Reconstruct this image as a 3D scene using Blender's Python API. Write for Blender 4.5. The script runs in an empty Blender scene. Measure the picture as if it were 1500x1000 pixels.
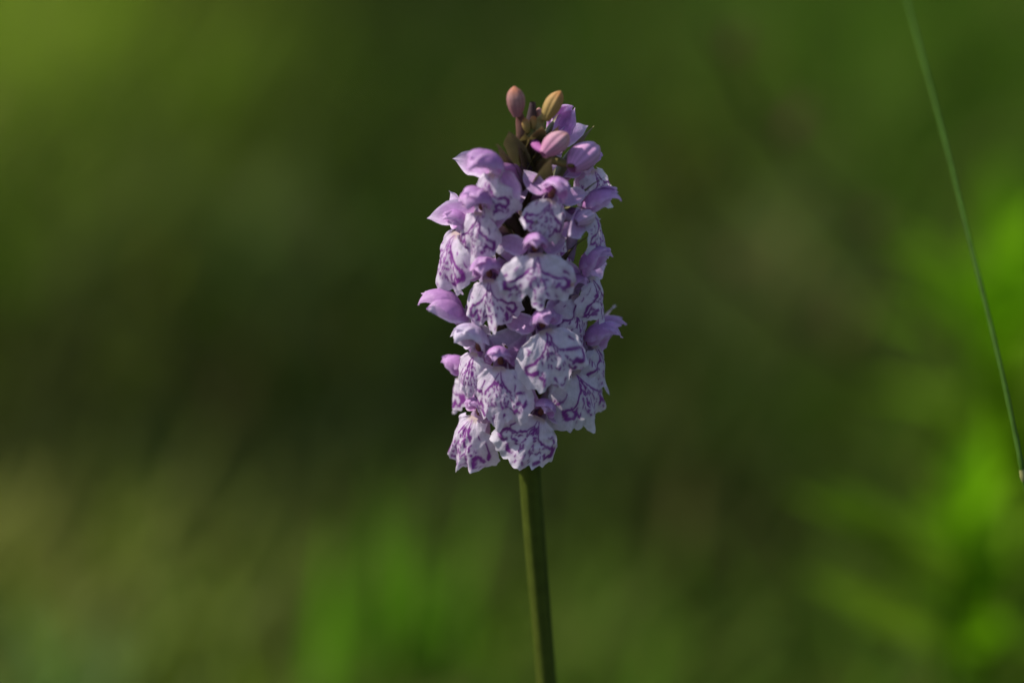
import bpy, math, random
import numpy as np
from mathutils import Vector, Matrix, noise

# ------------------------------------------------------------------ camera, sky, sun, exposure
scene = bpy.context.scene
COL = scene.collection
R = math.radians
PITCH = R(18.0)                       # the lens looks slightly down into the meadow
DIST = 0.516                          # camera to focal plane (100 mm macro, about 1:4)
FOCAL = Vector((0.0, 0.0, 0.265))     # point of the focal plane in the middle of the frame
VIEW = Vector((0.0, math.cos(PITCH), -math.sin(PITCH)))
CUP = Vector((0.0, math.sin(PITCH), math.cos(PITCH)))
CAM = FOCAL - VIEW * DIST
MMPX = 0.150 / 1500.0                 # metres per photograph pixel in the focal plane

cam = bpy.data.cameras.new('camera')
cam.lens = 36.0 * DIST / 0.150
cam.sensor_width = 36.0
cam.clip_start = 0.01
cam.clip_end = 3000.0
cam.dof.use_dof = True
cam.dof.focus_distance = DIST - 0.0055
cam.dof.aperture_fstop = 6.3
camo = bpy.data.objects.new('camera', cam)
camo.location = CAM
camo.rotation_euler = (math.pi / 2 - PITCH, 0, 0)
COL.objects.link(camo)
scene.camera = camo

SUN = Vector((-0.68, 0.03, 0.72)).normalized()       # direction towards the sun: high, to the side and a little behind
world = bpy.data.worlds.new('World')
scene.world = world
world.use_nodes = True
wn = world.node_tree.nodes
sky = wn.new('ShaderNodeTexSky')
sky.sky_type = 'NISHITA'
sky.sun_disc = False
sky.sun_elevation = math.asin(SUN.z)
sky.sun_rotation = math.atan2(SUN.x, SUN.y)
world.node_tree.links.new(sky.outputs[0], wn['Background'].inputs[0])
wn['Background'].inputs[1].default_value = 0.10
sl = bpy.data.lights.new('sun', 'SUN')
sl.energy = 4.0
sl.angle = R(0.53)
sl.color = (1.0, 0.95, 0.86)
so = bpy.data.objects.new('sun', sl)
so.rotation_euler = (-SUN).to_track_quat('-Z', 'Y').to_euler()
so.location = SUN * 20
COL.objects.link(so)

scene.view_settings.view_transform = 'Standard'
scene.view_settings.look = 'None'
scene.view_settings.gamma = 1.0
scene.view_settings.use_curve_mapping = False
scene.view_settings.exposure = 0.55
scene.render.engine = 'CYCLES'
scene.cycles.use_denoising = True
scene.cycles.max_bounces = 7
scene.cycles.transmission_bounces = 8
scene.cycles.diffuse_bounces = 6

rnd = random.Random(11)
nrg = np.random.default_rng(11)


def P(px, py, off=0.0):
    """photograph pixel -> world point at depth DIST + off along the optical axis"""
    k = (DIST + off) / DIST
    return CAM + VIEW * (DIST + off) + Vector((1, 0, 0)) * ((px - 750) * MMPX * k) + CUP * (-(py - 500) * MMPX * k)


# ------------------------------------------------------------------ materials
def new_mat(name):
    m = bpy.data.materials.new(name)
    m.use_nodes = True
    nt = m.node_tree
    for n in list(nt.nodes):
        nt.nodes.remove(n)
    return m, nt


def leaf_shader(nt, col_socket, trans=0.4, rough=0.5, spec=0.3, bump=None, bumpd=0.0001, tint=None):
    out = nt.nodes.new('ShaderNodeOutputMaterial')
    p = nt.nodes.new('ShaderNodeBsdfPrincipled')
    p.inputs['Roughness'].default_value = rough
    p.inputs['Specular IOR Level'].default_value = spec
    nt.links.new(col_socket, p.inputs['Base Color'])
    t = nt.nodes.new('ShaderNodeBsdfTranslucent')
    if tint:
        mx = nt.nodes.new('ShaderNodeMix'); mx.data_type = 'RGBA'; mx.blend_type = 'MULTIPLY'
        mx.inputs[0].default_value = 1.0
        nt.links.new(col_socket, mx.inputs[6]); mx.inputs[7].default_value = (*tint, 1)
        nt.links.new(mx.outputs[2], t.inputs[0])
    else:
        nt.links.new(col_socket, t.inputs[0])
    m = nt.nodes.new('ShaderNodeMixShader')
    m.inputs[0].default_value = trans
    nt.links.new(p.outputs[0], m.inputs[1])
    nt.links.new(t.outputs[0], m.inputs[2])
    nt.links.new(m.outputs[0], out.inputs[0])
    if bump is not None:
        b = nt.nodes.new('ShaderNodeBump')
        b.inputs['Strength'].default_value = 0.6
        b.inputs['Distance'].default_value = bumpd
        nt.links.new(bump, b.inputs['Height'])
        nt.links.new(b.outputs[0], p.inputs['Normal'])
        nt.links.new(b.outputs[0], t.inputs['Normal'])
    return p


def noise_node(nt, scale, detail=3, coord='Object'):
    tc = nt.nodes.new('ShaderNodeTexCoord')
    n = nt.nodes.new('ShaderNodeTexNoise')
    n.inputs['Scale'].default_value = scale
    n.inputs['Detail'].default_value = detail
    nt.links.new(tc.outputs[coord], n.inputs['Vector'])
    return n


def attr_mat(name, trans, rough=0.5, spec=0.3, bscale=2500, bumpd=0.00008, vary=0.12, tint=None):
    """pigment comes from the colour attribute 'pigment', broken up by noise"""
    m, nt = new_mat(name)
    a = nt.nodes.new('ShaderNodeAttribute'); a.attribute_name = 'pigment'
    n = noise_node(nt, bscale * 0.35, 4)
    hs = nt.nodes.new('ShaderNodeHueSaturation')
    mr = nt.nodes.new('ShaderNodeMapRange')
    mr.inputs[3].default_value = 1 - vary; mr.inputs[4].default_value = 1 + vary
    mr.inputs[1].default_value = 0.3; mr.inputs[2].default_value = 0.7
    nt.links.new(n.outputs[0], mr.inputs[0])
    nt.links.new(mr.outputs[0], hs.inputs['Value'])
    nt.links.new(a.outputs[0], hs.inputs['Color'])
    nb = noise_node(nt, bscale, 2)
    leaf_shader(nt, hs.outputs[0], trans, rough, spec, nb.outputs[0], bumpd, tint)
    return m


M_LIP = attr_mat('lip_petal', 0.46, 0.42, 0.22, 5000, 0.00016, 0.08)
M_SEPAL = attr_mat('lilac_petal', 0.46, 0.42, 0.25, 4500, 0.00014, 0.10)
M_BUD = attr_mat('bud_skin', 0.2, 0.6, 0.15, 2500, 0.00006, 0.08)
M_GREEN = attr_mat('orchid_green', 0.22, 0.45, 0.35, 2200, 0.00008, 0.12)
M_STEM = attr_mat('stem_skin', 0.05, 0.6, 0.05, 1500, 0.00008, 0.15)
M_GRASS = attr_mat('grass_blade', 0.5, 0.7, 0.08, 160, 0.0003, 0.15, tint=(1.0, 1.3, 0.6))
M_COLUMN = attr_mat('column_tissue', 0.1, 0.4, 0.4, 2500, 0.00006, 0.12)


def ground_mat():
    m, nt = new_mat('meadow_soil')
    n1 = noise_node(nt, 1.3, 6); n2 = noise_node(nt, 24, 6)
    r = nt.nodes.new('ShaderNodeValToRGB')
    e = r.color_ramp.elements
    e[0].position = 0.3; e[0].color = (0.026, 0.020, 0.007, 1)
    e[1].position = 0.7; e[1].color = (0.032, 0.046, 0.007, 1)
    x = e.new(0.5); x.color = (0.024, 0.032, 0.006, 1)
    mx = nt.nodes.new('ShaderNodeMath'); mx.operation = 'ADD'
    ms = nt.nodes.new('ShaderNodeMath'); ms.operation = 'MULTIPLY'; ms.inputs[1].default_value = 0.5
    nt.links.new(n1.outputs[0], mx.inputs[0]); nt.links.new(n2.outputs[0], mx.inputs[1])
    nt.links.new(mx.outputs[0], ms.inputs[0]); nt.links.new(ms.outputs[0], r.inputs[0])
    out = nt.nodes.new('ShaderNodeOutputMaterial'); p = nt.nodes.new('ShaderNodeBsdfPrincipled')
    p.inputs['Roughness'].default_value = 0.95; p.inputs['Specular IOR Level'].default_value = 0.02
    b = nt.nodes.new('ShaderNodeBump'); b.inputs['Distance'].default_value = 0.02
    nt.links.new(n2.outputs[0], b.inputs['Height']); nt.links.new(b.outputs[0], p.inputs['Normal'])
    nt.links.new(r.outputs[0], p.inputs['Base Color']); nt.links.new(p.outputs[0], out.inputs[0])
    return m


M_GROUND = ground_mat()


# ------------------------------------------------------------------ mesh helpers
def mesh_np(name, verts, quads, mat, colors=None, smooth=True):
    me = bpy.data.meshes.new(name)
    verts = np.asarray(verts, np.float32).reshape(-1, 3)
    quads = np.asarray(quads, np.int32).reshape(-1, 4)
    me.vertices.add(len(verts)); me.vertices.foreach_set('co', verts.ravel())
    me.loops.add(quads.size); me.loops.foreach_set('vertex_index', quads.ravel())
    me.polygons.add(len(quads))
    me.polygons.foreach_set('loop_start', np.arange(0, quads.size, 4, dtype=np.int32))
    me.polygons.foreach_set('use_smooth', np.full(len(quads), smooth, dtype=bool))
    me.update(calc_edges=True)
    me.validate()
    if colors is not None:
        a = me.color_attributes.new('pigment', 'FLOAT_COLOR', 'POINT')
        c = np.ones((len(verts), 4), np.float32); c[:, :3] = np.clip(colors, 0, 1)
        a.data.foreach_set('color', c.ravel())
    me.materials.append(mat)
    return me


def grid_quads(nu, nv, wrap=False):
    """vertex (i,j) -> i*nv + j, i along u (nu), j along v (nv)"""
    q = []
    iu = nu if wrap else nu - 1
    i, j = np.meshgrid(np.arange(iu), np.arange(nv - 1), indexing='ij')
    i2 = (i + 1) % nu
    return np.stack([i * nv + j, i2 * nv + j, i2 * nv + j + 1, i * nv + j + 1], -1).reshape(-1, 4)


def link(name, me, parent=None, mw=None):
    o = bpy.data.objects.new(name, me)
    COL.objects.link(o)
    if parent is not None:
        o.parent = parent
    if mw is not None:
        o.matrix_local = mw
    return o


def interp(x, xs, ys):
    return np.interp(x, xs, ys)


def lerpc(a, b, t):
    a = np.asarray(a, float); b = np.asarray(b, float); t = np.asarray(t)[..., None]
    return a * (1 - t) + b * t


def sstep(a, b, x):
    t = np.clip((x - a) / (b - a), 0, 1)
    return t * t * (3 - 2 * t)


def wob(x, y, rg, f):
    """smooth pseudo noise, -1..1"""
    s = 0
    for k in range(5):
        a, b, c = rg.normal(0, f, 2).tolist() + [rg.uniform(0, 6.28)]
        s = s + np.sin(a * x + b * y + c)
    return s / 2.6


def tube(pts, rads, nseg=10, cap=True):
    pts = [Vector(p) for p in pts]
    n = len(pts)
    vs = []
    up = Vector((0.3, 1, 0.2)).normalized()
    for i, p in enumerate(pts):
        d = (pts[min(i + 1, n - 1)] - pts[max(i - 1, 0)]).normalized()
        a = d.cross(up)
        if a.length < 1e-4:
            a = d.cross(Vector((1, 0, 0)))
        a.normalize(); b = d.cross(a)
        for k in range(nseg):
            t = 2 * math.pi * k / nseg
            vs.append(p + (a * math.cos(t) + b * math.sin(t)) * rads[i])
    vs = np.array([tuple(v) for v in vs]).reshape(n, nseg, 3).transpose(1, 0, 2).reshape(-1, 3)
    return vs, grid_quads(nseg, n, True)


def bez(p0, p1, p2, p3, n):
    o = []
    for i in range(n):
        t = i / (n - 1); s = 1 - t
        o.append(p0 * s ** 3 + p1 * 3 * s * s * t + p2 * 3 * s * t * t + p3 * t ** 3)
    return o


# ------------------------------------------------------------------ the flower's pieces (local frame: front = -Y, up = Z, metres)
MM = 0.001
C_WHITE = (0.78, 0.705, 0.79)
C_LILAC = (0.50, 0.27, 0.57)
C_PALE = (0.70, 0.56, 0.74)
C_MARK = (0.235, 0.022, 0.27)


def petal_mesh(name, L, W, cup, b0, b1, rg, pal, mat=M_SEPAL, tipsharp=1.3, nu=13, nv=22, twist=0.0, ruffle=0.04, wid0=0.35):
    """A sheet growing from the origin along +Z, curling towards the front (-Y) from angle b0 to b1 (degrees)."""
    u = np.linspace(-1, 1, nu); v = np.linspace(0, 1, nv)
    U, V = np.meshgrid(u, v, indexing='ij')
    prof = (wid0 * (1 - V) + np.sin(np.pi * np.clip(V, 0, 1) ** 0.85) ** 0.75) 
    prof = np.where(V > 0.5, prof * (1 - ((V - 0.5) / 0.5) ** (2.2 * tipsharp)) ** 0.5, prof)
    prof = np.clip(prof, 0.03, 1.1) * (1 + 0.03 * np.sin(V * 14 + U * 2 + rg.uniform(0, 6)) * np.abs(U))
    ang = np.radians(b0 + (b1 - b0) * V ** 1.2)
    ds = L / (nv - 1)
    yy = -np.cumsum(np.sin(ang), 1) * ds; zz = np.cumsum(np.cos(ang), 1) * ds
    yy -= yy[:, :1]; zz -= zz[:, :1]
    hw = W / 2 * prof
    c = cup * 1.25                            # cross-section arc: half angle
    phi = U * c * (0.4 + 0.6 * np.sin(np.pi * np.clip(V * 0.9 + 0.1, 0, 1)))
    cc = np.maximum(np.abs(c) * (0.4 + 0.6 * np.sin(np.pi * np.clip(V * 0.9 + 0.1, 0, 1))), 1e-3)
    rad = hw / cc
    X = rad * np.sin(np.abs(phi)) * np.sign(U)
    dep = rad * (1 - np.cos(phi)) * np.sign(cup)     # edges move forward (concave front) for cup > 0
    nrmY = -np.cos(ang); nrmZ = -np.sin(ang)
    w = wob(U * 2 + 3, V * 3, rg, 1.2) * ruffle * W * (0.3 + 0.7 * np.abs(U)) * V
    Y = yy + (dep + w) * nrmY; Z = zz + (dep + w) * nrmZ
    if twist:
        t = twist * V
        X, Y = X * np.cos(t) - Y * np.sin(t), X * np.sin(t) + Y * np.cos(t)
    base, mid, edge, vein = pal
    col = lerpc(base, mid, sstep(0.0, 0.35, V))
    col = col * (1 - sstep(0.55, 1.0, np.maximum(np.abs(U) * 0.98, V * 0.97))[..., None] * 0.8) + np.array(edge) * (sstep(0.55, 1.0, np.maximum(np.abs(U) * 0.98, V * 0.97))[..., None] * 0.8)
    vm = (0.5 + 0.5 * np.cos(U * 9.4 + 0.25 * wob(U, V * 4, rg, 1.5))) ** 6 * 0.35 * (1 - V * 0.7)
    col = lerpc3(col, vein, vm)
    col = col * (1 + 0.1 * wob(U * 1.5, V * 2.5, rg, 1.3))[..., None]
    dv = 0.00005 * wob(U * 3, V * 7, rg, 1.6)
    X = X + dv; Y = Y + dv
    verts = np.stack([X, Y, Z], -1).reshape(-1, 3)
    return mesh_np(name, verts, grid_quads(nu, nv), mat, col.reshape(-1, 3))


def lerpc3(A, b, t):
    return A * (1 - t[..., None]) + np.array(b) * t[..., None]


def seg_dist(px, pz, a, b):
    ax, az = a; bx, bz = b
    dx, dz = bx - ax, bz - az
    t = np.clip(((px - ax) * dx + (pz - az) * dz) / (dx * dx + dz * dz + 1e-9), 0, 1)
    return np.hypot(px - ax - t * dx, pz - az - t * dz)


def lip_mesh(rg, size=1.0, notch=1.0, reflex=2.2, droop=(35, 100), ruffle=0.35, pinkwash=0.0, marks=1.0, wx=.8, loop=1.0, brown=None):
    """Broad three-lobed lip hanging from the throat, white with purple loops and dashes."""
    nt_, nr = 90, 60
    th = np.radians(np.linspace(-84, 84, nt_)); r = np.linspace(0, 1, nr)
    T, Q = np.meshgrid(th, r, indexing='ij')
    A = np.abs(np.degrees(T))
    asym = 1 + 0.07 * np.sin(T * 2 + rg.uniform(0, 6))
    xs = [0, 5, 9, 13, 20, 34, 48, 60, 72, 84]
    ys = np.array([9.4, 9.0, 8.5, 8.1, 8.5, 9.0, 8.5, 6.7, 4.4, 2.6])
    ys[2:4] -= 1.1 * (notch - 0.6)
    Rr = interp(A, xs, ys) * asym * (1 + 0.03 * np.sin(T * rg.uniform(9, 13) + rg.uniform(0, 6)) + 0.022 * np.sin(T * rg.uniform(24, 34) + rg.uniform(0, 6)) + 0.012 * np.sin(T * rg.uniform(50, 64) + rg.uniform(0, 6)))
    S = Rr * Q                                             # flat radius in mm
    fx = S * np.sin(T) + 0.9 * np.sin(T) * (1 - Q) ** 2    # flat pattern coordinates in mm
    fz = S * np.cos(T)
    # --- pigment pattern
    qx = fx + 0.20 * wob(fx, fz, rg, 1.0) + 0.10 * wob(fx, fz, rg, 2.6)
    qz = fz + 0.20 * wob(fx, fz, rg, 1.0) + 0.10 * wob(fx, fz, rg, 2.6)

    def pol(a, q, s):
        rr = np.interp(abs(a), xs, ys) * q
        return (s * rr * math.sin(math.radians(a)), rr * math.cos(math.radians(a)))
    D = np.full(T.shape, 9.0)
    j = lambda s: rg.normal(0, s)
    kk = 1 + j(0.06)
    outer = [(9, .10), (15, .24), (23 * kk, .38), (31 * kk, .50), (39 * kk, .61), (45 * kk, .71), (47 * kk, .80 + j(.02)), (42 * kk, .87), (35 * kk, .82), (32 * kk, .72 + j(.03)),
             (27 * kk, .75), (25 * kk, .85), (19 * kk, .87 + j(.03))]
    skip = [(i > 8 and rg.random() < 0.3) or rg.random() > loop for i in range(len(outer) - 1)]
    wid = [(0.09 + 0.20 * min(1, i / 5)) * rg.uniform(.7, 1.2) for i in range(len(outer) - 1)]
    inner = [(4, .2), (10, .38), (14 + j(2), .52), (15, .66 + j(.04)), (9, .74), (4, .66), (3, .54)]
    iskip = [rg.random() < 0.6 for _ in inner]
    dashes = []
    for q in (.20, .29, .38, .47, .56, .65, .75, .86):
        for a0 in (3.5, 11, 19, 27, 35):
            if rg.random() < 0.40 * (1.6 - marks):
                continue
            a1 = a0 + j(2.0)
            if a1 > 33 * min(1, q / .5) + 3:
                continue
            dashes.append((max(a1, 1), q + j(.022), j(1.8), rg.uniform(.02, .065), rg.uniform(.09, .17)))
    for (a0, q) in ((54, .55), (56, .7), (60, .6), (50, .45), (58, .82)):
        if rg.random() < 0.5:
            dashes.append((a0 + j(3), q + j(.03), j(4), rg.uniform(.05, .1), rg.uniform(.07, .14)))
    for s in (-1, 1):
        pts = [np.array(pol(a, q, s)) + rg.normal(0, .10, 2) for a, q in outer]
        for i in range(len(pts) - 1):
            if not skip[i]:
                D = np.minimum(D, seg_dist(qx, qz, pts[i], pts[i + 1]) - wid[i])
        pts = [np.array(pol(a, q, s)) for a, q in inner]
        for i in range(len(pts) - 1):
            if not iskip[i]:
                a, b = pts[i], pts[i + 1]
                D = np.minimum(D, seg_dist(qx, qz, a + (b - a) * .15, b - (b - a) * .25) - .11)
        for (a0, q, da, dq, w) in dashes:
            if rg.random() < .12:
                continue
            p0 = np.array(pol(a0, q, s)) + rg.normal(0, .12, 2); p1 = np.array(pol(max(a0 + da, .5), q + dq, s)) + rg.normal(0, .08, 2)
            D = np.minimum(D, seg_dist(qx, qz, p0, p1) - w)
    mask = 1 - sstep(-0.09, 0.10, D)
    halo = (1 - sstep(0.0, 0.55, D)) * 0.22
    mask *= (1 - sstep(0.93, 0.985, Q)) * (0.86 + 0.14 * wob(fx, fz, rg, 1.3))
    col = np.zeros(T.shape + (3,)) + np.array(C_WHITE)
    pw = np.clip(pinkwash + 0.25 * np.clip(1 - Q * 2.3, 0, 1) + 0.10 * wob(fx, fz, rg, .5), 0, .8)
    col = lerpc3(col, (0.60, 0.36, 0.62), pw)
    col = lerpc3(col, (0.55, 0.40, 0.30), 0.75 * (1 - sstep(0.04, 0.17, Q)))
    vein = np.clip(np.cos(np.degrees(T) * 0.55 + 0.4 * wob(fx, fz, rg, .7)), 0, 1) ** 10 * 0.16 * sstep(.08, .25, Q) * (1 - sstep(.6, .95, Q))
    col = lerpc3(col, (0.52, 0.26, 0.54), np.clip(halo + vein, 0, .4))
    if brown:
        bx, bz = brown
        bd = np.hypot(qx - bx, qz - bz) + .25 * wob(fx, fz, rg, 2.0)
        col = lerpc3(col, (0.42, 0.17, 0.05), .85 * (1 - sstep(.2, .9, bd)))
    mk = np.array(C_MARK) * rg.uniform(0.9, 1.15)
    col = lerpc3(col, mk, np.clip(mask * 1.25, 0, 1) * 0.95)
    # --- shape: leaves the throat forward and bends down; side lobes fold back
    psi = np.radians(np.interp(Q, [0, .25, .7, 1], [droop[0], 72, (72 + droop[1]) / 2 + 4, droop[1]]))
    ds = np.diff(Q, axis=1, prepend=0) * (8.8)
    f = np.cumsum(np.cos(psi) * ds, 1); d = np.cumsum(np.sin(psi) * ds, 1)
    ratio = S * np.cos(T) / np.maximum(8.8 * Q, 1e-6)
    X = fx
    Yf = f * np.cos(T * 0.75) 
    Z = -d * ratio
    xn = X / 6.0
    side = rg.uniform(-0.5, 0.5)
    Y = -Yf + reflex * np.abs(xn) ** 1.8 * (1 + side * np.sign(X)) * (0.35 + 0.65 * Q)
    X = X * (1 - 0.10 * np.abs(xn) * reflex / 2.2)
    edge = Q ** 3
    Y = Y + ruffle * edge * (np.sin(T * rg.uniform(5, 8) + rg.uniform(0, 6)) + 0.5 * np.sin(T * rg.uniform(11, 16) + rg.uniform(0, 6)))
    Y = Y + 0.22 * wob(fx, fz, rg, .55) * Q - 0.35 * np.exp(-(fx / 1.0) ** 2) * sstep(.1, .5, Q) * 0.8
    Z = Z + 0.25 * edge * wob(fx, fz, rg, .9)
    Y = Y + 0.13 * wob(fx, fz, rg, 1.5) * sstep(.1, .5, Q) + 0.05 * wob(fx, fz, rg, 3.5) * Q
    Y = Y + 0.22 * Q ** 6 * np.sin(T * rg.uniform(18, 26) + rg.uniform(0, 6))
    # small upturned midlobe tip
    tip = np.exp(-(np.degrees(T) / 9) ** 2) * sstep(.78, 1, Q)
    Y = Y - tip * rg.uniform(-.3, 1.0)
    X = X * wx
    V = np.stack([X, Y, Z], -1).reshape(-1, 3) * MM * size
    return mesh_np('lip', V, grid_quads(nt_, nr)[:, ::-1], M_LIP, col.reshape(-1, 3))


def blob_mesh(name, prof, mat, colf, nseg=18, ridges=0.0, bend=0.0, rg=None):
    """body of revolution along +Z; prof = [(z, r)], ridges = three-sided swelling"""
    zs = [p[0] for p in prof]; rs = [p[1] for p in prof]
    n = 22
    t = np.linspace(0, 1, n); z = zs[0] + (zs[-1] - zs[0]) * (t * t * (3 - 2 * t))
    rr = np.interp(z, zs, rs)
    rr = np.convolve(np.pad(rr, 1, 'edge'), [.25, .5, .25], 'valid'); rr[0] = rs[0]; rr[-1] = 1e-6
    a = np.linspace(0, 2 * np.pi, nseg, endpoint=False)
    Aa, I = np.meshgrid(a, np.arange(n), indexing='ij')
    r = rr[I] * (1 + ridges * 0.5 * np.cos(3 * Aa + 0.5) - 1.3 * ridges * (0.5 + 0.5 * np.cos(3 * Aa + 0.5 + 0.8 * t[I])) ** 10)
    Z = z[I]
    X = r * np.cos(Aa); Y = r * np.sin(Aa)
    tt = (Z - zs[0]) / (zs[-1] - zs[0])
    Y = Y - bend * tt ** 2
    c = colf(tt, Aa)
    return mesh_np(name, np.stack([X, Y, Z], -1).reshape(-1, 3), grid_quads(nseg, n, True), mat, c.reshape(-1, 3))


# ------------------------------------------------------------------ setting: the ground
def ground_h(x, y):
    return 0.02 * math.sin(x * 1.7 + 1) * math.sin(y * 1.3) + 0.012 * math.sin(x * 5 + y * 4)


def build_ground():
    xs = np.concatenate([-np.geomspace(1500, 3, 26), np.linspace(-2.8, 2.8, 57), np.geomspace(3, 1500, 26)])
    ys = np.concatenate([-np.geomspace(1500, 3, 26), np.linspace(-2.8, 6, 89), np.geomspace(6.4, 2500, 30)])
    V = [(x, y, ground_h(x, y) * max(0.0, min(1.0, 1 - (abs(x) + abs(y) - 8) / 8)) - 0.02) for x in xs for y in ys]
    o = link('ground', mesh_np('ground', V, grid_quads(len(xs), len(ys))[:, ::1], M_GROUND))
    o['kind'] = 'structure'
    return o


build_ground()


# ------------------------------------------------------------------ meadow grass
def blades_mesh(name, base, height, width, az, lean, curl, colors, nseg=4, mat=M_GRASS):
    """many curved grass blades in one mesh (numpy)"""
    n = len(base)
    t = np.linspace(0, 1, nseg + 1)[None, :]
    ang = lean[:, None] + curl[:, None] * t
    ds = height[:, None] / nseg
    hx = np.cumsum(np.sin(ang) * ds, 1) - np.sin(ang[:, :1]) * ds
    hz = np.cumsum(np.cos(ang) * ds, 1) - np.cos(ang[:, :1]) * ds
    w = width[:, None] * np.clip(1.05 - t ** 2.2, 0.04, 1) * 0.5
    ca, sa = np.cos(az)[:, None], np.sin(az)[:, None]
    cx = base[:, 0:1] + ca * hx; cy = base[:, 1:2] + sa * hx; cz = base[:, 2:3] + hz
    L = np.stack([cx - sa * w, cy + ca * w, cz], -1); Rr = np.stack([cx + sa * w, cy - ca * w, cz], -1)
    V = np.stack([L, Rr], 2)                       # n, nseg+1, 2, 3
    m = nseg + 1
    b = (np.arange(n) * m * 2)[:, None]
    k = (np.arange(nseg) * 2)[None, :]
    q = np.stack([b + k, b + k + 1, b + k + 3, b + k + 2], -1).reshape(-1, 4)
    C = np.repeat(colors[:, None, :], m * 2, 1)
    return mesh_np(name, V.reshape(-1, 3), q, mat, C.reshape(-1, 3))


G_DARK = np.array((0.026, 0.050, 0.008)); G_MID = np.array((0.070, 0.130, 0.014)); G_YEL = np.array((0.17, 0.23, 0.022)); G_OLIVE = np.array((0.125, 0.145, 0.024)); G_LIME = np.array((0.24, 0.42, 0.012))
G_FRESH = np.array((0.095, 0.190, 0.010)); G_STRAW = np.array((0.20, 0.19, 0.045)); G_BROWN = np.array((0.085, 0.060, 0.018)); G_GREY = np.array((0.16, 0.25, 0.08))


def on_ground(px, py, z=0.045):
    """where the sight line through a photograph pixel meets the grass canopy"""
    ray = P(px, py) - CAM
    p = CAM + ray * ((z - CAM.z) / ray.z)
    return p


# grass patches, with shaded gaps and lit areas painted into the pigment: (pixel x, y, radius in metres across and in depth, pigment, height in metres)
GRASS_TONES = [
    (30, 10, .11, .26, G_YEL * 1.6, .07), (160, 60, .06, .12, G_FRESH * .9, .06), (0, 290, .05, .10, G_FRESH * .9, .06), (300, 120, .08, .14, G_OLIVE * .6, .05), (400, 350, .07, .10, G_DARK * .9, .04), (200, 250, .06, .09, G_OLIVE * .6, .05), (30, 430, .06, .08, G_OLIVE, .05),
    (355, 250, .035, .05, G_GREY * 1.2, .05), (560, 300, .06, .1, G_FRESH * .55, .05), (490, 490, .13, .15, G_DARK * .35, .025), (600, 10, .11, .28, G_DARK * .4, .025),
    (760, 40, .10, .2, G_MID, .05), (1000, 180, .06, .2, G_BROWN, .04), (940, 340, .13, .16, G_DARK * .3, .025), (1130, 270, .045, .07, G_GREY * 1.2, .05),
    (1180, 350, .04, .06, G_BROWN, .04), (1330, 90, .14, .3, G_MID * 1.5, .06), (1450, 60, .1, .2, G_FRESH * .8, .06), (1300, 330, .06, .1, G_DARK, .04),
    (1100, 460, .07, .1, G_MID * 1.1, .05), (1250, 620, .10, .12, G_DARK * .3, .025), (980, 640, .07, .08, G_OLIVE * .55, .04), (1050, 800, .05, .04, G_MID * 1.2, .05),
    (840, 880, .07, .06, G_FRESH * .95, .05), (690, 830, .05, .06, G_DARK * .8, .03), (560, 870, .045, .05, G_FRESH * 1.1, .05), (400, 760, .06, .06, G_MID * 1.5, .05),
    (270, 870, .07, .06, G_OLIVE * 1.0, .05), (60, 780, .06, .07, G_STRAW * 1.1, .05), (40, 970, .06, .05, G_GREY * 1.3, .06), (110, 580, .10, .08, G_DARK * .4, .025),
    (330, 560, .08, .07, G_DARK * 1.1, .04), (560, 680, .08, .06, G_DARK * 1.2, .04), (1330, 870, .035, .025, G_DARK * .4, .025), (1200, 960, .07, .05, G_MID * .9, .05),
    (1460, 600, .05, .06, G_FRESH * 1.5, .06), (750, 780, .05, .05, G_OLIVE * .5, .04), (230, 380, .07, .1, G_OLIVE * .55, .04),
    (950, 940, .07, .05, G_MID * 1.7, .06), (680, 960, .06, .05, G_OLIVE * .9, .06), (240, 820, .09, .07, G_OLIVE * 2.1, .06), (110, 740, .07, .06, G_OLIVE * 2.0, .06), (420, 950, .07, .05, G_OLIVE * 1.5, .06), (1080, 930, .06, .05, G_MID * 1.6, .06), (1490, 470, .05, .06, G_LIME * 1.0, .07), (1470, 860, .04, .05, G_LIME * .8, .07), (1000, 700, .03, .05, G_BROWN * .8, .04),
]


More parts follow.
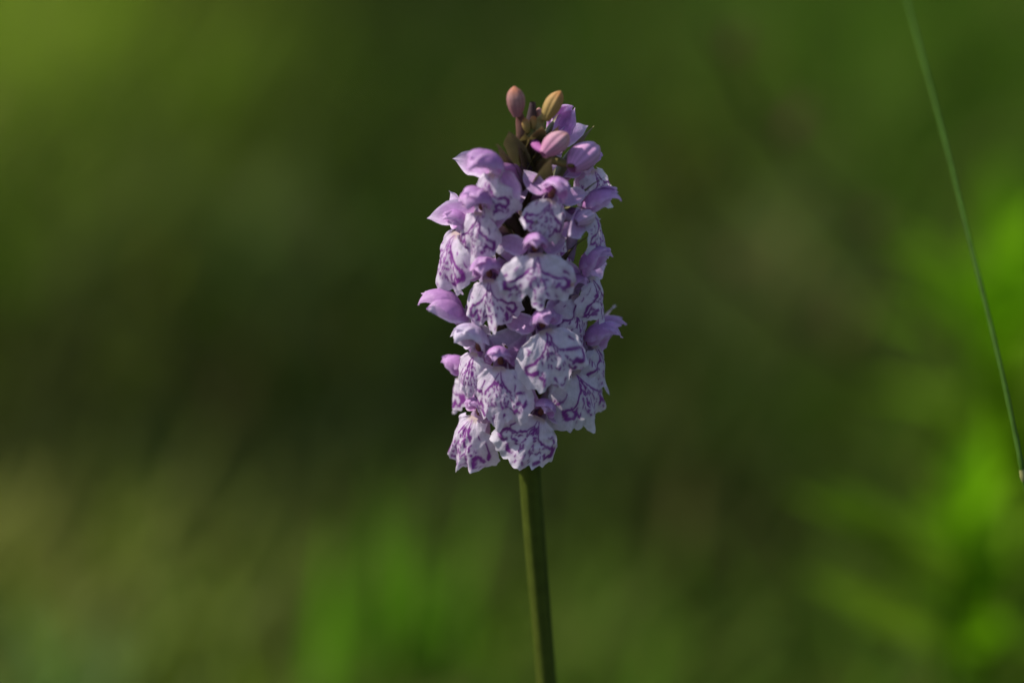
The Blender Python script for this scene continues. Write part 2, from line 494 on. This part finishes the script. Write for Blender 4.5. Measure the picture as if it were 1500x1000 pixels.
def meadow():
    N = 70000
    y = 0.10 + 6.0 * nrg.random(N) ** 1.6
    x = (nrg.random(N) * 2 - 1) * (0.42 + 0.40 * (y + 0.3))
    keep = (np.hypot(x, y) > 0.12)
    x, y = x[keep], y[keep]
    n = len(x)
    c1 = np.array([noise.noise((a * 4.1, b * 3.2, 5.0)) for a, b in zip(x, y)])
    c2 = np.array([noise.noise((a * 9.0 + 9, b * 6.0, 1.0)) for a, b in zip(x, y)])
    h = np.clip(0.045 + 0.03 * c1 + nrg.normal(0, .012, n), 0.02, 0.12)
    col = G_DARK[None] + (G_MID - G_DARK)[None] * np.clip(0.55 + 0.9 * c2 + 0.6 * c1, 0, 1.3)[:, None]
    W = np.full(n, 0.3); C = col * 0.3; H = h * 0.3
    for (px, py, rx, ry, c, hh) in GRASS_TONES:
        g = on_ground(px, py)
        wgt = 2.5 * np.exp(-(((x - g.x) / rx) ** 2 + ((y - g.y) / ry) ** 2))
        W += wgt; C += wgt[:, None] * np.asarray(c)[None]; H += wgt * hh
    col = C / W[:, None]; h = H / W * nrg.uniform(.6, 1.35, n)
    pick = nrg.random(n)
    lum = col.mean(1)
    st = pick > .955
    col[st] = (G_STRAW * .6)[None] * np.clip(lum[st] / .05, .4, 1.4)[:, None]
    col *= nrg.uniform(.62, 1.05, n)[:, None] * np.array((1.04, .97, 1.0))[None]
    w = nrg.uniform(0.003, 0.0065, n) * (1 + 0.15 * y)
    z = np.array([ground_h(a, b) - 0.022 for a, b in zip(x, y)])
    me = blades_mesh('meadow_grass', np.stack([x, y, z], -1), h * 1.25, w, nrg.uniform(0, 6.28, n), nrg.uniform(0.1, .8, n), nrg.uniform(.2, 1.3, n), col)
    o = link('meadow_grass', me)
    o['kind'] = 'stuff'; o['label'] = 'dark blurred meadow grass covering the ground behind the orchid'; o['category'] = 'grass'


meadow()


def blade(parent, base, L, w, az, lean, curl, col, nseg=9, twist=0.0):
    """one broad grass leaf with a folded keel, as a part of its tuft"""
    t = np.linspace(0, 1, nseg + 1)
    ang = lean + curl * t ** 1.3
    ds = L / nseg
    hx = np.concatenate([[0], np.cumsum(np.sin(ang[:-1]) * ds)]); hz = np.concatenate([[0], np.cumsum(np.cos(ang[:-1]) * ds)])
    ww = w * 0.5 * np.clip(0.55 + 0.45 * np.sin(np.pi * np.clip(t * .9 + .1, 0, 1)), 0, 1) * np.clip((1.02 - t ** 3), .03, 1)
    V = []
    for u, k in ((-1, 0), (0, 1), (1, 0)):
        a2 = az + twist * t
        sx = -np.sin(a2) * ww * u; sy = np.cos(a2) * ww * u
        dep = k * ww * .35
        V.append(np.stack([np.cos(az) * (hx + dep * np.cos(ang)) + sx, np.sin(az) * (hx + dep * np.cos(ang)) + sy, hz - dep * np.sin(ang)], -1))
    V = np.stack(V, 0) + np.array(base)[None, None]
    c = np.zeros((3, nseg + 1, 3)) + np.array(col); c[1] *= .9
    return link('leaf_blade', mesh_np('leaf_blade', V.reshape(-1, 3), grid_quads(3, nseg + 1), M_GRASS, c.reshape(-1, 3)), parent)


def tuft(label, px, py, d, n, spread, w, col, az=None, azv=.45, lean=(0.0, 0.3), curl=(0.1, 0.7), hv=(.75, 1.1), seed=0):
    """A tuft rooted on the ground below the point seen at pixel (px,py) at distance d; its leaves reach about that high."""
    rg = random.Random(seed)
    p = P(px, py, d - DIST)
    z0 = ground_h(p.x, p.y) - 0.024
    root = bpy.data.objects.new('grass_tuft', None); COL.objects.link(root)
    root.location = (p.x, p.y, z0)
    root['label'] = label; root['category'] = 'grass tuft'; root['group'] = 'blurred grass tufts behind the orchid'
    hh = p.z - z0
    for i in range(n):
        a = rg.uniform(0, 6.28) if az is None else rg.gauss(az, azv)
        blade(root, (rg.gauss(0, spread), rg.gauss(0, spread), 0), hh * rg.uniform(*hv), w * rg.uniform(.7, 1.2), a, rg.uniform(*lean), rg.uniform(*curl), np.array(col) * rg.uniform(.8, 1.2), twist=rg.uniform(-.6, .6))
    return root


def herb(label, px, py, d, n, cloud, L, w, col, seed=0, az=None, azv=.5, lean=(.5, 1.4), curl=(.1, .7)):
    """A leafy meadow plant: a stalk from the ground and broad leaves round the point seen at pixel (px,py)."""
    rg = random.Random(seed)
    p = P(px, py, d - DIST)
    z0 = ground_h(p.x, p.y) - 0.024
    root = bpy.data.objects.new('meadow_herb', None); COL.objects.link(root)
    root.location = (p.x, p.y, z0)
    root['label'] = label; root['category'] = 'plant'; root['group'] = 'blurred leafy plants behind the orchid'
    hh = p.z - z0
    pts = [Vector((.004 * math.sin(t * 3 + seed), .003 * math.cos(t * 2), t * hh)) for t in np.linspace(0, 1.02, 9)]
    vs, q = tube(pts, [.0016 - .0008 * t for t in np.linspace(0, 1, 9)], 8)
    link('stalk', mesh_np('stalk', vs, q, M_GRASS, np.zeros((len(vs), 3)) + np.array(col) * .6), root)
    for i in range(n):
        t = 1 - abs(rg.gauss(0, cloud))
        b = pts[min(8, max(0, round(t * 8 / 1.02)))]
        a = rg.uniform(0, 6.28) if az is None else rg.gauss(az, azv)
        o = blade(root, tuple(b), L * rg.uniform(.7, 1.15), w * rg.uniform(.8, 1.2), a, rg.uniform(*lean), rg.uniform(*curl), np.array(col) * rg.uniform(.85, 1.15), 8, rg.uniform(-.5, .5))
        o.name = 'leaf'
    return root


herb('lime green leafy plant crossed by the thin grass stem', 1488, 450, .98, 44, .14, .040, .012, G_LIME * .95, seed=2, lean=(.1, 1.3))
herb('yellow-green leafy plant low beside the dark hollow', 1444, 780, .82, 34, .16, .032, .010, G_LIME * .8, seed=1, lean=(.1, 1.2))
herb('mid green leafy plant standing between the lime and yellow-green plants', 1462, 600, .92, 30, .22, .036, .010, G_LIME * .42, seed=6, lean=(.1, 1.2))
herb('plant with fresh green leaves reaching over the dark hollow', 1405, 845, .76, 7, .03, .036, .010, G_LIME * .6, seed=3, az=2.9, azv=.15, lean=(.95, 1.2), curl=(-.1, .2))
tuft('pale grey-green grass tuft beside straw-tinted grass', 40, 920, .95, 16, .014, .009, G_GREY * 1.15, seed=8)


def twig(label, pts_px, r, col, seed):
    """a dry leaning stem rooted in the meadow, with small knots"""
    rg = random.Random(seed)
    pts = [P(x, y, d - DIST) for x, y, d in pts_px]
    last = pts[-1]
    step = (pts[-1] - pts[-2]); step.z = min(step.z, -.01); step *= 1 / abs(step.z)
    zg = ground_h(last.x, last.y) - .03
    g = last + step * (last.z - zg)
    pts += [last.lerp(g, t) for t in (.33, .66, 1)]
    fine = []
    for a, b in zip(pts[:-1], pts[1:]):
        fine += [a.lerp(b, k / 4) + Vector((rg.gauss(0, .0006), 0, rg.gauss(0, .0006))) for k in range(4)]
    fine.append(pts[-1])
    n = len(fine)
    root = bpy.data.objects.new('dry_stalk', None); COL.objects.link(root); root.location = g
    root['label'] = label; root['category'] = 'dry stalk'; root['kind'] = 'thing'
    vs, q = tube([p - g for p in fine], [r * (.6 + .4 * i / n) * rg.uniform(.9, 1.1) for i in range(n)], 8)
    link('stalk', mesh_np('stalk', vs, q, M_STEM, np.zeros((len(vs), 3)) + np.array(col)), root)
    for i in range(2, n - 6, 5):
        for k in range(3):
            az = rg.uniform(0, 6.28)
            o = blade(root, tuple(fine[i] - g), rg.uniform(.008, .014), .0035, az, rg.uniform(.4, 1.2), .5, np.array(col) * rg.uniform(1.2, 2.4), 5)
            o.name = 'dry_leaf'


twig('dark brown dry stalk leaning diagonally between the orchid flowers and the thin grass stem', [(1040, 40, .80), (1095, 140, .82), (1165, 238, .84), (1265, 335, .87), (1350, 450, .90)], .0015, (.045, .026, .014), 4)
twig('fainter dry brown stalk arching behind the orchid between it and the darker stalk', [(955, 170, .92), (1010, 330, .95), (1100, 420, .98), (1220, 500, 1.02)], .0020, (.060, .034, .016), 5)


tuft('thin olive grass tuft between the pale grey-green tuft and the upright green tuft', 300, 800, .92, 14, .02, .005, G_OLIVE * 1.1, seed=11)
tuft('loose mid green grass tuft behind the dark orchid stem', 850, 850, .86, 14, .016, .005, G_FRESH * .8, lean=(0, .5), seed=12)
tuft('sparse leaning grass tuft between the orchid stem and the dark hollow', 1080, 790, .82, 10, .012, .005, G_FRESH * .75, az=2.6, azv=.5, lean=(.2, .7), seed=13)
tuft('upright fresh green grass tuft beside the lower orchid stem', 568, 740, 0.95, 16, .011, .010, G_FRESH * 1.35, lean=(0, .08), curl=(.0, .3), seed=4)


# ------------------------------------------------------------------ thin grass stem
def culm():
    root = bpy.data.objects.new('grass_stalk', None)
    COL.objects.link(root)
    ks = [(1308, -70, .045), (1330, 5, .040), (1383, 200, .024), (1425, 370, .014), (1462, 520, .007), (1488, 640, .003), (1500, 700, .002), (1535, 860, .008), (1600, 1200, .0)]
    pts = [P(*k) for k in ks]
    last = pts[-1]
    g = Vector((last.x + 0.03, last.y + 0.01, ground_h(last.x + .03, last.y + .01) - 0.03))
    for t in (0.25, 0.5, 0.75, 1.0):
        pts.append(last.lerp(g, t) + Vector((0.006 * math.sin(t * 3.1), 0, 0)))
    # smooth
    fine = []
    for i in range(len(pts) - 1):
        a = pts[max(i - 1, 0)]; b = pts[i]; c = pts[i + 1]; d = pts[min(i + 2, len(pts) - 1)]
        for s in range(6):
            t = s / 6
            fine.append(0.5 * ((2 * b) + (c - a) * t + (2 * a - 5 * b + 4 * c - d) * t * t + (3 * b - a - 3 * c + d) * t ** 3))
    fine.append(pts[-1])
    root.location = g
    n = len(fine)
    rad = [(0.00028 + 0.00014 * min(1, i / 30)) * (1 + .08 * math.sin(i * 1.7)) for i in range(n)]
    vs, q = tube([p - g for p in fine], rad, 8)
    c = np.zeros((len(vs), 3)) + np.array((0.038, 0.085, 0.010))
    link('culm', mesh_np('culm', vs, q, M_STEM, c), root)
    p = P(1499, 697, .002) - g
    d = Vector((-.25, 0, 1)).normalized()
    vs, q = tube([p - d * .0009, p - d * .0004, p, p + d * .0005, p + d * .0011], [.00038, .00050, .00055, .00048, .0004], 10)
    link('node', mesh_np('node', vs, q, M_STEM, np.zeros((len(vs), 3)) + np.array((.26, .25, .10))), root)
    root['label'] = 'thin green grass stem leaning across beside the bright blurred tufts'
    root['category'] = 'grass stem'
    root['kind'] = 'thing'


culm()


# ------------------------------------------------------------------ the orchid
def axis_pt(z_px):
    """pixel x of the stem axis at pixel row"""
    return float(np.interp(z_px, [140, 240, 420, 600, 680, 760, 880, 1000, 1200], [781, 775, 771, 771, 775, 781, 791, 801, 815]))


stem_rows = [150, 175, 200, 240, 300, 360, 420, 480, 540, 600, 660, 720, 780, 840, 900, 960, 1020, 1100, 1200]


def stem_point(py):
    p = P(axis_pt(py), py, 0.0)
    # the spike stands upright in the world, so slide the point along its ray on to the plane y = 0
    ray = (p - CAM)
    t = (0.0 - CAM.y) / ray.y
    return CAM + ray * t


orchid = bpy.data.objects.new('spotted_orchid', None)
COL.objects.link(orchid)
spts = [stem_point(r) for r in stem_rows]
low = spts[-1]
foot = Vector((low.x + 0.006, low.y + 0.004, ground_h(low.x, low.y) - 0.03))
for t in (.3, .6, .85, 1.0):
    spts.append(low.lerp(foot, t))
orchid.location = foot
orchid['label'] = 'pale lilac orchid spike with purple-marked white lips on a dark green stem'
orchid['category'] = 'orchid'
srad = [.0004, .0008, .0010, .00125, .0014, .0015, .0016, .0016, .00165, .00165, .00165, .0016, .0016, .00155, .0015, .0015, .0015, .0016, .0017, .0019, .0021, .0023, .0024]
fine, frad = [], []
for i in range(len(spts) - 1):
    for s in range(4):
        fine.append(spts[i].lerp(spts[i + 1], s / 4)); frad.append(srad[i] + (srad[i + 1] - srad[i]) * s / 4)
fine.append(spts[-1]); frad.append(srad[-1])
vs, q = tube([p - foot for p in fine], frad, 20)
nn = len(fine)
tt = np.tile(np.linspace(0, 1, nn), 20)
aa = np.repeat(np.linspace(0, 2 * np.pi, 20, endpoint=False), nn)
rr = 1 + 0.045 * np.cos(aa * 7 + 2 * tt)                # faint ribs
ctr = np.tile(np.array([tuple(p - foot) for p in fine]), (20, 1))
vs = ctr + (vs - ctr) * rr[:, None]
sc_ = lerpc((0.060, 0.040, 0.045), (0.058, 0.074, 0.010), sstep(.18, .42, tt)) * (1 + .12 * np.cos(aa * 7 + 2 * tt))[:, None]
stem = link('stem', mesh_np('stem', vs, q, M_STEM, sc_), orchid)


def stem_at(z):
    best = min(range(len(fine)), key=lambda i: abs(fine[i].z - z))
    return fine[best]


PAL_HOOD = ((0.56, 0.25, 0.55), (0.60, 0.31, 0.63), (0.72, 0.50, 0.74), (0.38, 0.12, 0.42))
PAL_WING = ((0.56, 0.27, 0.55), (0.62, 0.37, 0.65), (0.78, 0.66, 0.80), (0.42, 0.16, 0.46))
PAL_PALE = ((0.60, 0.42, 0.60), (0.66, 0.52, 0.70), (0.74, 0.68, 0.78), (0.50, 0.28, 0.54))
PAL_ROSE = ((0.55, 0.28, 0.44), (0.62, 0.40, 0.54), (0.70, 0.54, 0.62), (0.46, 0.20, 0.40))
PAL_BRACT = ((0.12, 0.14, 0.030), (0.10, 0.09, 0.035), (0.17, 0.14, 0.05), (0.07, 0.04, 0.03))
PAL_BRACT2 = ((0.16, 0.17, 0.04), (0.17, 0.13, 0.05), (0.25, 0.19, 0.07), (0.10, 0.06, 0.03))


def frame(pos, yaw, pitch, roll):
    return Matrix.Translation(pos) @ Matrix.Rotation(yaw, 4, 'Z') @ Matrix.Rotation(pitch, 4, 'X') @ Matrix.Rotation(roll, 4, 'Y')


def throat_pos(px, py, rad, front=True):
    """throat at pixel (px,py), 'rad' metres from the spike's axis, on its near or far side"""
    a = stem_point(py)
    dx = (px - axis_pt(py)) * MMPX
    dx = max(-rad * .999, min(rad * .999, dx))
    dy = math.sqrt(rad * rad - dx * dx)
    y = -dy if front else dy
    p = P(px, py, 0.0)
    ray = p - CAM
    return CAM + ray * ((a.y + y - CAM.y) / ray.y)


def ovary_and_bract(parent, M, pos, rg, back=0.0, thick=.0010, bract=True, bl=.012, col=None, bpal=None, drop=None):
    """the twisted ovary from throat back to the stem; returns the flower mesh vertices in the local frame"""
    inv = M.inverted()
    drop = rg.uniform(.005, .008) if drop is None else drop
    c = stem_at(pos.z - drop)
    out = Vector((pos.x - c.x, pos.y - c.y, 0)); out.normalize()
    at = c + out * .0010
    p0 = inv @ at
    p3 = Vector((0, back, 0))
    p1 = inv @ (at + out * .002 + Vector((0, 0, .0045)))
    p2 = Vector((0, back + .0032, -.0004))
    pts = bez(p0, p1, p2, p3, 16)
    t = np.linspace(0, 1, 16)
    rad = thick * (0.75 + 0.55 * np.sin(np.pi * np.clip(t * .9 + .05, 0, 1)) - .25 * t)
    vs, q = tube(pts, rad, 12)
    tt = np.tile(t, 12); aa = np.repeat(np.linspace(0, 2 * np.pi, 12, endpoint=False), 16)
    ce = np.tile(np.array([tuple(p) for p in pts]), (12, 1))
    vs = ce + (vs - ce) * (1 + .14 * np.cos(aa * 3 + tt * 7))[:, None]
    base = np.array((0.12, 0.09, 0.05)) if col is None else np.array(col)
    cc = lerpc(base, (0.42, 0.20, 0.42), sstep(.25, .8, tt)) * (1 + .15 * np.cos(aa * 3 + tt * 7))[:, None]
    return vs, q, cc, at, out


def add_bract(parent, M, at, out, rg, L, W, pal, bend=(8, -22), side=0.0):
    me = petal_mesh('bract', L, W, .7, -bend[0], -bend[1], rg, pal, M_GREEN, 1.0, 9, 18, ruffle=.03, wid0=.8)
    yaw = math.atan2(out.x, -out.y) + side
    # grows upward from the stem beneath its flower, leaning outward
    W_ = Matrix.Translation(at - out * .0008 + Vector((0, 0, -.0012))) @ Matrix.Rotation(yaw, 4, 'Z') @ Matrix.Rotation(R(rg.uniform(22, 38)), 4, 'X')
    return link('bract', me, parent, M.inverted() @ W_)


def flower(px, py, rad=.0085, yaw=None, pitch=8, roll=0, lip=1.0, hood=1.0, wing=1.0, notch=1.0, reflex=2.2, droop=(35, 100), front=True, wl=None, wr=None,
           open_=1.0, wash=0.05, seed=0, hpitch=0, marks=1.0, ruffle=.55, hpal=None, bract=True, bl=.015, spur=True, bpal=None, drop=None, wx=.8, loop=1.0, brown=None):
    rg = np.random.default_rng(1000 + seed)
    pos = throat_pos(px, py, rad, front)
    c = stem_at(pos.z)
    natural = math.atan2(pos.x - c.x, -(pos.y - c.y))
    yaw = natural if yaw is None else R(yaw)
    M = frame(pos, yaw, R(pitch), R(roll))
    vs, q, cc, at, out = ovary_and_bract(None, M, pos, rg, .0012, drop=drop)
    f = link('flower', mesh_np('flower', vs, q, M_SEPAL, cc), orchid)
    f.parent = orchid
    f.matrix_parent_inverse = Matrix.Identity(4)
    f.matrix_local = Matrix.Translation(-foot) @ M
    # lip
    if lip > 0:
        me = lip_mesh(rg, lip, notch, reflex, droop, ruffle, wash, marks, wx, loop, brown)
        link('lip', me, f, Matrix.Translation((0, -.0003, -.0004)))
    hp = hpal or PAL_HOOD
    # hood: dorsal sepal with two inner petals tucked beneath it
    L = .0082 * hood
    me = petal_mesh('dorsal_sepal', L, .0060 * hood, 1.15, 6 + hpitch, 156 + hpitch, rg, hp, tipsharp=1.3, ruffle=.05)
    link('dorsal_sepal', me, f, Matrix.Translation((0, .0012, .0008)))
    for s in (-1, 1):
        me = petal_mesh('petal', L * .86, .0042 * hood, 1.0, 6 + hpitch, 128 + hpitch + rg.uniform(-8, 8), rg, hp, tipsharp=1.8, ruffle=.08)
        m = Matrix.Translation((s * .0009, .0004, .0003)) @ Matrix.Rotation(R(s * (20 + rg.uniform(-6, 6)) * open_), 4, 'Y') @ Matrix.Rotation(R(-s * 28), 4, 'Z')
        link('petal', me, f, m)
    # lateral sepals: spreading wings
    for s, wv in ((-1, wl), (1, wr)):
        if wv is None:
            wv = (55 + rg.uniform(-14, 14), rg.uniform(25, 50))
        ang, sweep = wv[:2]; ws = wv[2] if len(wv) > 2 else 1.0
        me = petal_mesh('lateral_sepal', .0080 * wing * ws * rg.uniform(.92, 1.06), .0036 * wing * (.5 + .5 * ws), .5, -5, 22 + rg.uniform(-12, 14), rg, PAL_WING if not hpal else hpal, tipsharp=2.0, ruffle=.09, twist=s * rg.uniform(0, .3))
        m = Matrix.Translation((s * .0012, .0007, -.0001)) @ Matrix.Rotation(R(s * ang), 4, 'Y') @ Matrix.Rotation(R(-sweep), 4, 'X') @ Matrix.Rotation(R(-s * 15), 4, 'Z')
        link('lateral_sepal', me, f, m)
    # column in the throat
    def colf(t, a):
        return lerpc((0.16, 0.05, 0.035), (0.30, 0.12, 0.12), sstep(.3, .9, t))
    me = blob_mesh('column', [(-.0005, .0003), (-.0002, .0005), (.0003, .00045), (.0009, .0003), (.0011, .0)], M_COLUMN, colf, 12, .12, .0007)
    link('column', me, f, Matrix.Translation((0, .0006, .0002)))
    if spur:
        pts = bez(Vector((0, .0002, -.0003)), Vector((0, .0022, -.0012)), Vector((0, .0035, -.0040)), Vector((0, .0030, -.0075)), 12)
        v2, q2 = tube(pts, [.0011, .0011, .00105, .001, .00095, .0009, .0009, .00085, .0008, .0007, .0005, .0001], 10)
        link('spur', mesh_np('spur', v2, q2, M_SEPAL, np.zeros((len(v2), 3)) + np.array((.56, .42, .56))), f)
    if bract:
        add_bract(f, M, at, out, rg, bl * rg.uniform(.85, 1.15), .0030, bpal or PAL_BRACT)
    return f


def bud(px, py, rad, yaw, pitch, roll, size, cols, front=True, seed=0, bract=True, bl=.012, bw=.0034, bpal=None, drop=.007, ocol=None, length=1.0, bside=0.0):
    rg = np.random.default_rng(3000 + seed)
    pos = throat_pos(px, py, rad, front)
    M = frame(pos, R(yaw), R(pitch), R(roll))
    vs, q, cc, at, out = ovary_and_bract(None, M, pos, rg, 0, .0006, drop=drop)
    if ocol is not None:
        tt = np.tile(np.linspace(0, 1, 16), 12)
        cc = lerpc(np.array((.10, .07, .04)), ocol, sstep(.1, .7, tt))
    # the ovary leaves the bud from below: re-aim it at the bud's base
    f = link('flower_bud', mesh_np('flower_bud', vs, q, M_BUD, cc), orchid)
    f.matrix_local = Matrix.Translation(-foot) @ M
    lo, hi, tipc = [np.array(x) for x in cols]
    def colf(t, a):
        c = lerpc(lo, hi, sstep(.1, .75, t))
        groove = (0.5 + 0.5 * np.cos(3 * a + 0.5 + 0.8 * t)) ** 10
        c = c * (1 + .16 * np.cos(a * 12 + 2 * t))[..., None]
        c = lerpc3(c, lo * .8, groove * .45)
        return lerpc3(c, tipc, .8 * sstep(.62, .95, t) * (0.5 + 0.5 * np.cos(a + 1.2)))
    s = size
    me = blob_mesh('closed_sepals', [(-.0006 * s, .0006 * s), (.0003 * s, .0011 * s), (.0014 * s * length, .00148 * s), (.0028 * s * length, .00155 * s), (.0039 * s * length, .00115 * s), (.0046 * s * length, .0004 * s), (.0048 * s * length, .0)], M_BUD, colf, 42, .14, .0006 * s)
    link('closed_sepals', me, f)
    if bract:
        add_bract(f, M, at, out, rg, bl, bw, bpal or PAL_BRACT, side=bside)
    return f


# ---- flowers read from the photograph: throat pixel, distance from the axis, how they face
F = flower
BACK = (58, 55)                # a lateral sepal swept back out of sight
PINK = ((0.46, 0.20, 0.32), (0.54, 0.31, 0.36), (0.54, 0.24, 0.16))
DUSK = ((0.30, 0.13, 0.14), (0.40, 0.21, 0.19), (0.48, 0.17, 0.08))
OCHRE = ((0.30, 0.21, 0.07), (0.40, 0.24, 0.09), (0.48, 0.18, 0.06))
# far-side flowers (seen between the others and from another position)
F(745, 310, .0070, yaw=200, front=False, seed=90, lip=.8)
F(805, 340, .0070, yaw=160, front=False, seed=91, lip=.8)
F(745, 420, .0075, yaw=205, front=False, seed=92, lip=.8)
F(800, 450, .0075, yaw=150, front=False, seed=93, lip=.8)
F(745, 535, .0075, yaw=200, front=False, seed=94, lip=.8)
F(800, 560, .0075, yaw=165, front=False, seed=95, lip=.8)
# upper
F(724, 250, .0085, yaw=-44, pitch=4, roll=6, lip=.80, wx=.75, seed=1, wl=(98, 8, 1.1), wr=(135, 10, .65), hpitch=8, hood=1.08, wash=.12, wing=.92)
F(704, 306, .0092, yaw=-20, pitch=-4, roll=2, lip=.86, wx=.72, seed=2, hpitch=12, wl=(112, 14), wr=BACK, hood=1.1, wing=.95)
F(673, 336, .0108, yaw=-56, pitch=-2, roll=6, lip=1.08, wx=.78, seed=3, wl=(70, 30), wr=(50, 30), hood=.75, wash=.1)
F(808, 288, .0085, yaw=8, pitch=-6, roll=20, lip=.72, wx=.85, seed=4, hood=.9, wl=BACK, wr=(70, 40), wash=.15, wing=.7, hpitch=8)
F(864, 246, .0102, yaw=52, pitch=-4, roll=-14, lip=.72, seed=5, hood=.6, front=False, marks=.4, wl=BACK, wr=BACK, wing=.7)
F(864, 310, .0095, yaw=76, pitch=-4, roll=0, lip=.72, seed=6, hood=1.0, wl=(100, 10), wr=(118, 10), hpitch=6)
F(784, 366, .0098, yaw=2, pitch=-6, roll=-2, lip=.94, wx=1.02, notch=1.35, reflex=1.5, seed=7, hood=.8, brown=(5.6, 5.4), hpitch=12, wl=(75, 55), wr=(80, 55), wing=.75)
F(716, 404, .0095, yaw=-10, pitch=-3, roll=-8, lip=.92, wx=.74, seed=8, hood=.95, brown=(1.6, 8.0), hpitch=10, wl=(64, 45), wr=BACK)
F(862, 402, .0098, yaw=60, pitch=0, roll=-6, lip=.80, seed=9, hood=1.0, wl=BACK, wr=(104, 15), hpitch=-12)
F(838, 428, .0080, yaw=46, pitch=2, roll=0, lip=.85, seed=10, hood=.7, wl=BACK, wr=BACK)
F(680, 464, .0102, yaw=-84, pitch=62, roll=4, lip=.66, seed=11, hood=1.12, wl=(50, 0), wr=(30, 0), hpitch=-55, droop=(15, 70))
F(698, 512, .0102, yaw=-34, pitch=-2, roll=3, lip=.84, wx=.72, reflex=2.4, seed=12, hood=1.2, loop=.35, marks=1.4, wl=BACK, wr=BACK, hpal=PAL_PALE)
F(732, 532, .0104, yaw=-12, pitch=-3, roll=-3, lip=1.02, wx=.80, notch=.6, seed=13, hood=.8, loop=.75, marks=1.4, hpitch=8, wl=BACK, wr=BACK)
F(796, 478, .0102, yaw=14, pitch=-5, roll=-14, lip=1.05, wx=.86, notch=.7, reflex=1.4, seed=14, hood=.85, hpitch=10, wl=(60, 60), wr=BACK, wing=.8)
F(866, 502, .0100, yaw=70, pitch=0, roll=-6, lip=.84, seed=15, hood=1.0, wl=BACK, wr=BACK, hpitch=8)
F(870, 512, .0100, yaw=84, pitch=30, roll=-6, lip=.7, seed=25, hood=1.05, wl=BACK, wr=(60, 5), hpitch=-45, front=False)
F(838, 540, .0090, yaw=42, pitch=-2, roll=-14, lip=1.04, wx=.85, seed=16, hood=.7, wl=BACK, wr=BACK)
F(698, 606, .0100, yaw=-40, pitch=-2, roll=12, lip=1.06, wx=.74, reflex=3.0, seed=17, ruffle=.7, notch=.9, hood=.6, loop=.6, marks=1.4, wl=BACK, wr=BACK)
F(792, 606, .0098, yaw=2, pitch=-4, roll=26, lip=.92, wx=.9, notch=.7, reflex=1.6, seed=18, hood=.75, hpitch=10, wl=BACK, wr=BACK, wing=.8)
F(676, 548, .0092, yaw=-105, pitch=4, roll=0, lip=.65, seed=19, hood=.7, front=False)
# half open, near the tip
F(815, 202, .0050, yaw=50, pitch=-10, roll=34, lip=.45, seed=20, hood=.85, open_=.5, wl=(10, 0), wr=(46, 0, 1.1), wing=.75, front=False, spur=False, bract=False, drop=.003, hpitch=-42)
bud(841, 242, .0085, 62, 0, 74, 1.32, ((0.56, 0.26, 0.48), (0.62, 0.36, 0.56), (0.62, 0.32, 0.24)), seed=21, bl=.010, bw=.0026, bpal=PAL_BRACT2, ocol=(.20, .16, .05), drop=.003, length=.92)
# buds
bud(757, 166, .0035, -20, -8, -6, .86, DUSK, seed=1, bl=.009, bw=.004, ocol=(.16, .07, .06), drop=.008, length=.95)
bud(800, 172, .0032, 30, 0, 30, .82, OCHRE, seed=2, bl=.010, bpal=PAL_BRACT2, ocol=(.28, .22, .09), drop=.008, front=True, length=1.1)
bud(800, 222, .0065, 35, -4, 58, 1.08, PINK, seed=3, bract=False, ocol=(.40, .12, .34), drop=.002, length=.8)
bud(846, 324, .0098, 48, 0, 80, .82, ((0.56, 0.34, 0.54), (0.64, 0.47, 0.60), (0.66, 0.48, 0.52)), seed=7, bract=False, ocol=(.5, .34, .46), drop=.001, length=.8)
bud(781, 188, .0012, 0, 0, 2, .40, OCHRE, seed=4, bl=.0075, bpal=PAL_BRACT2, ocol=(.22, .2, .05), drop=.004)
bud(772, 192, .0018, -40, 0, -8, .42, OCHRE, seed=5, bl=.0065, bw=.0026, bpal=PAL_BRACT2, ocol=(.22, .2, .05), drop=.004)
bud(790, 178, .0012, 150, 0, 6, .42, DUSK, seed=6, bl=.0085, bw=.0022, ocol=(.22, .1, .05), drop=.005, front=False)
